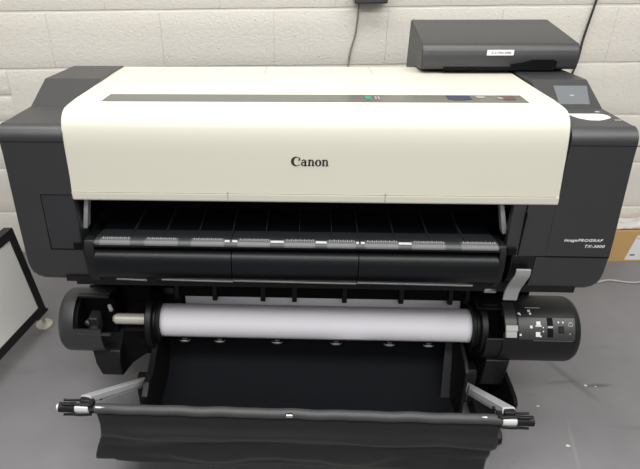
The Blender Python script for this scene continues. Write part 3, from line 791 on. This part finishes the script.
# the web coming down from the printer behind the roll
bm = bmesh.new(); wp = smooth_path([(0, .052, .005), (0, .060, .045), (0, .078, .095), (0, .105, .150), (0, .12, .20)], 5)
a = [bm.verts.new((-.36 - .02 - .010, p.y, p.z)) for p in wp]; b = [bm.verts.new((.452 - .02, p.y, p.z)) for p in wp]
for i in range(len(wp) - 1): bm.faces.new((a[i], b[i], b[i + 1], a[i + 1]))
o = obj('paper_web', bm, 'paper', PR, smooth=60); s = o.modifiers.new('t', 'SOLIDIFY'); s.thickness = .0004
# flanges and spindle
for sx, x in ((-1, RX0), (1, RX1)):
    bm = bmesh.new()
    lathe_x(bm, [(x + sx * .001, .02), (x + sx * .001, .062), (x + sx * .008, .066), (x + sx * .012, .060), (x + sx * .018, .060), (x + sx * .020, .080), (x + sx * .034, .082), (x + sx * .038, .076), (x + sx * .038, .02)], 0, 0, 56)
    F = obj('flange', bm, 'plastic_low', PR, smooth=30, label='black round end flange')
    bm = bmesh.new()
    for k in range(10):
        t = 2 * PI * k / 10; c, s_ = math.cos(t), math.sin(t)
        cyl(bm, (x + sx * .036, c * .060, s_ * .060), (x + sx * .041, c * .060, s_ * .060), .005, seg=8)
    objs('flange_stud', bm, 'deep', F)
bm = bmesh.new(); cyl(bm, (RX0 - .142, 0, 0), (RX1 + .05, 0, 0), .0165, seg=28); cyl(bm, (RX0 - .150, 0, 0), (RX0 - .142, 0, 0), .010, .0165, seg=28)
obj('spindle', bm, 'foot_rubber', PR, smooth=40, label='pale metal spindle tube')

# ------------------------------------------------------------------ low machine frame at the left edge (white panel in black frame on levelling feet)
P0 = Vector((-.858, 1.700, .08)); P1 = Vector((-.923, 1.442, .08)); T0 = Vector((-.904, 1.712, .422))
d1 = (P1 - P0).normalized(); up = (T0 - P0).normalized(); nrm = up.cross(d1).normalized()
if nrm.x < 0: nrm = -nrm
LT = empty('framed_panel_table', (P0.x, P0.y, 0))
tag(LT, 'white panel in a thick black metal frame on a round levelling foot, left edge', 'framed panel')
def onp(a, h, dep=0): return P0 + d1 * a + up * h + nrm * dep - Vector((P0.x, P0.y, 0))
def slab(bm, a0, a1, h0, h1, d0, d1_):
    v = [bm.verts.new(onp(a, h, q)) for a in (a0, a1) for h in (h0, h1) for q in (d0, d1_)]
    for f in ((0, 1, 3, 2), (4, 6, 7, 5), (0, 4, 5, 1), (2, 3, 7, 6), (0, 2, 6, 4), (1, 5, 7, 3)): bm.faces.new([v[i] for i in f])
hgt = (T0 - P0).length; Ln = .75
bm = bmesh.new(); fw_ = .031
slab(bm, 0, Ln, 0, fw_, -.03, .004); slab(bm, 0, Ln, hgt - fw_, hgt, -.03, .004); slab(bm, 0, fw_, fw_, hgt - fw_, -.03, .004); slab(bm, Ln - fw_, Ln, fw_, hgt - fw_, -.03, .004)
slab(bm, -.012, .05, -.010, .0, -.034, .000)
obj('frame', bm, 'frame_black', LT)
bm = bmesh.new(); slab(bm, fw_, Ln - fw_, fw_, hgt - fw_, -.02, .001); obj('panel', bm, 'board', LT)
for a in (.018, Ln - .03):
    q = onp(a - .022, 0, -.026); z0 = 0
    bm = bmesh.new(); cyl(bm, (q.x, q.y, .012), (q.x, q.y, .075), .006, seg=14)
    lathe = [(.0, .030), (.006, .030), (.010, .022), (.014, .010)]
    rings = []
    for zz, r_ in lathe: rings.append([bm.verts.new((q.x + r_ * math.cos(2 * PI * k / 28), q.y + r_ * math.sin(2 * PI * k / 28), zz)) for k in range(28)])
    for A, B in zip(rings, rings[1:]):
        for k in range(28): bm.faces.new((A[k], A[(k + 1) % 28], B[(k + 1) % 28], B[k]))
    bm.faces.new(rings[0]); bm.faces.new(rings[-1][::-1])
    obj('levelling_foot', bm, 'foot_rubber', LT, smooth=35, label='pale metal levelling foot')

# ------------------------------------------------------------------ cardboard box with wrapping at the right edge
BX = empty('cardboard_box', (1.60, 2.145, 0))
tag(BX, 'tan cardboard box on the floor against the wall behind the printer', 'box')
def bxb(name, mat, x0, x1, y0, y1, z0, z1, **k):
    bm = bmesh.new(); box(bm, x0 - 1.60, x1 - 1.60, y0 - 2.145, y1 - 2.145, z0, z1); return obj(name, bm, mat, BX, **k)
bxb('carton', 'card', 1.26, 1.95, 2.095, 2.197, 0, .150)
bm = bmesh.new(); prism_gen(bm, [(1.458 - 1.6, -.0512, .008), (1.93 - 1.6, -.0512, .008), (1.93 - 1.6, -.0512, .128), (1.468 - 1.6 + .012, -.0512, .128)], (0, .001, 0))
SL = obj('shipping_label', bm, 'sticker', BX, label='white label')
bm = bmesh.new(); box(bm, 1.475 - 1.6, 1.495 - 1.6, -.0518, -.0508, .030, .036); obj('blue_patch', bm, 'blue', SL)
bm = bmesh.new(); box(bm, 1.482 - 1.6, 1.90 - 1.6, -.0518, -.0508, .112, .115); obj('black_line', bm, 'grey_print', SL)
# crumpled clear wrap on the box
bm = bmesh.new(); nx, ny = 40, 12; rows = []
for i in range(nx + 1):
    row = []
    for j in range(ny + 1):
        x = 1.31 + .55 * i / nx; y = 2.10 + .085 * j / ny
        e = math.sin(PI * i / nx) ** .4 * math.sin(PI * (j + .5) / (ny + 1)) ** .5
        h = .151 + e * (.026 + .030 * noise.noise(Vector((x * 22, y * 30, 2))) + .012 * noise.noise(Vector((x * 60, y * 60, 5))))
        row.append(bm.verts.new((x, y, max(.1505, h))))
    rows.append(row)
for a, b in zip(rows, rows[1:]):
    for j in range(ny): bm.faces.new((a[j], b[j], b[j + 1], a[j + 1]))
o = obj('plastic_wrap', bm, 'wrap', smooth=60); s = o.modifiers.new('t', 'SOLIDIFY'); s.thickness = .0006
tag(o, 'crumpled clear plastic wrap lying on top of the tan cardboard box', 'plastic wrap')
# white cable on the floor in front of the box
bm = bmesh.new(); tube(bm, smooth_path([(.85, 1.99, .004), (1.1, 1.965, .004), (1.25, 1.94, .004), (1.33, 1.955, .004), (1.42, 1.937, .004), (1.55, 1.955, .004), (1.9, 1.93, .004)], 8), .0035)
tag(obj('floor_cable', bm, 'cable_white', smooth=60), 'thin pale cable lying on the grey floor in front of the cardboard box', 'cable')

# ------------------------------------------------------------------ things on the wall
bm = bmesh.new(); box(bm, .262, .376, 2.150, 2.2035, 1.040, 1.12)
WD = obj('wall_device', bm, 'device', bevel=.006); tag(WD, 'dark grey box fixed to the wall, only its underside in view at the top', 'wall device')
bm = bmesh.new(); tube(bm, smooth_path([(.281, 2.185, 1.06), (.281, 2.190, 1.00), (.276, 2.195, .93), (.262, 2.196, .87), (.256, 2.196, .80), (.25, 2.19, .6), (.25, 2.16, .3), (.3, 2.10, .01)], 8), .0034)
tag(obj('hanging_cable', bm, 'cable', smooth=60), 'thin grey cable hanging from the wall box down behind the printer', 'cable')
bm = bmesh.new(); tube(bm, smooth_path([(1.13, 2.192, 1.25), (1.112, 2.194, 1.06), (1.104, 2.195, .97), (1.098, 2.195, .90), (1.094, 2.195, .80), (1.05, 2.19, .6), (1.05, 2.16, .3), (1.0, 2.10, .01)], 8), .004)
tag(obj('wall_cable', bm, 'cable_dark', smooth=60), 'thick black cable running down the wall right of the raised tank housing', 'cable')

# ------------------------------------------------------------------ small debris on the floor
for i, (x, y, s_) in enumerate(((.985, 1.385, .0035), (.80, 1.30, .003), (.83, 1.15, .004), (1.015, 1.380, .002))):
    bm = bmesh.new()
    bmesh.ops.create_icosphere(bm, subdivisions=2, radius=s_)
    for v in bm.verts:
        v.co *= 1 + .4 * noise.noise(v.co * 300 + Vector((i, 0, 0))); v.co.z = v.co.z * .25 + s_ * .3
        v.co.x *= 1.6
    z = min(v.co.z for v in bm.verts)
    for v in bm.verts: v.co.z -= z
    o = obj('paper_scrap', bm, 'debris', smooth=60); o.location = (x, y, 0)
    tag(o, ('larger white paper scrap of the close pair on the floor right of the printer', 'tiny white scrap on the floor just right of the basket rod end', 'white paper scrap on the floor nearest the bottom of the photo', 'tiny scrap right beside the larger one, right end of the pair')[i], 'scrap', 'paper scraps on the floor')

# ------------------------------------------------------------------ light: ceiling troffers, front lamps added as fill, and soft bounce
def area(name, loc, sx, sy, power, col):
    l = bpy.data.lights.new(name, 'AREA'); l.shape = 'RECTANGLE'; l.size = sx; l.size_y = sy; l.energy = power; l.color = col
    o = bpy.data.objects.new(name, l); C.objects.link(o); o.location = loc; return o
area('overhead_light', (-.2, 1.25, 2.82), 3.0, .6, 48, (1, .99, .96))
area('overhead_light', (0, -.25, 2.82), 3.6, .6, 72, (1, .99, .96))  # unseen lamp placed to light lid top, lid front and roll
area('overhead_light', (0, -1.6, 2.82), 3.6, .6, 40, (1, .99, .96))  # added fill lamp behind the camera, for the low front parts
area('overhead_light', (2.3, .6, 2.82), 1.2, .6, 20, (1, .99, .96))
w = bpy.data.worlds.new('world'); bpy.context.scene.world = w; w.use_nodes = True
w.node_tree.nodes['Background'].inputs[0].default_value = (.9, .93, 1, 1); w.node_tree.nodes['Background'].inputs[1].default_value = .3

# ------------------------------------------------------------------ camera
cam = bpy.data.cameras.new('camera'); co = bpy.data.objects.new('camera', cam); C.objects.link(co)
cam.sensor_fit = 'HORIZONTAL'; cam.sensor_width = 36; cam.lens = 594.29 / 640 * 36
cam.shift_x = (320 - 276.66) / 640; cam.clip_start = .02
pitch, roll, yaw = R(31.6134), R(-.7437), R(.4217)
cp, sp, cr, sr = math.cos(pitch), math.sin(pitch), math.cos(roll), math.sin(roll)
fw = Vector((0, cp, -sp)); upv = Vector((0, sp, cp)); rt = Vector((1, 0, 0))
RT = cr * rt + sr * upv; UP = -sr * rt + cr * upv
Rz = Matrix.Rotation(yaw, 3, 'Z'); RT, UP, FW = Rz @ RT, Rz @ UP, Rz @ fw
mat = Matrix(((RT.x, UP.x, -FW.x, 0), (RT.y, UP.y, -FW.y, 0), (RT.z, UP.z, -FW.z, 0), (0, 0, 0, 1)))
co.matrix_world = Matrix.Translation((0, 0, 1.439)) @ mat
sc = bpy.context.scene; sc.camera = co
sc.view_settings.view_transform = 'Standard'; sc.view_settings.look = 'None'; sc.view_settings.gamma = 1; sc.view_settings.use_curve_mapping = False
sc.view_settings.exposure = 0.13
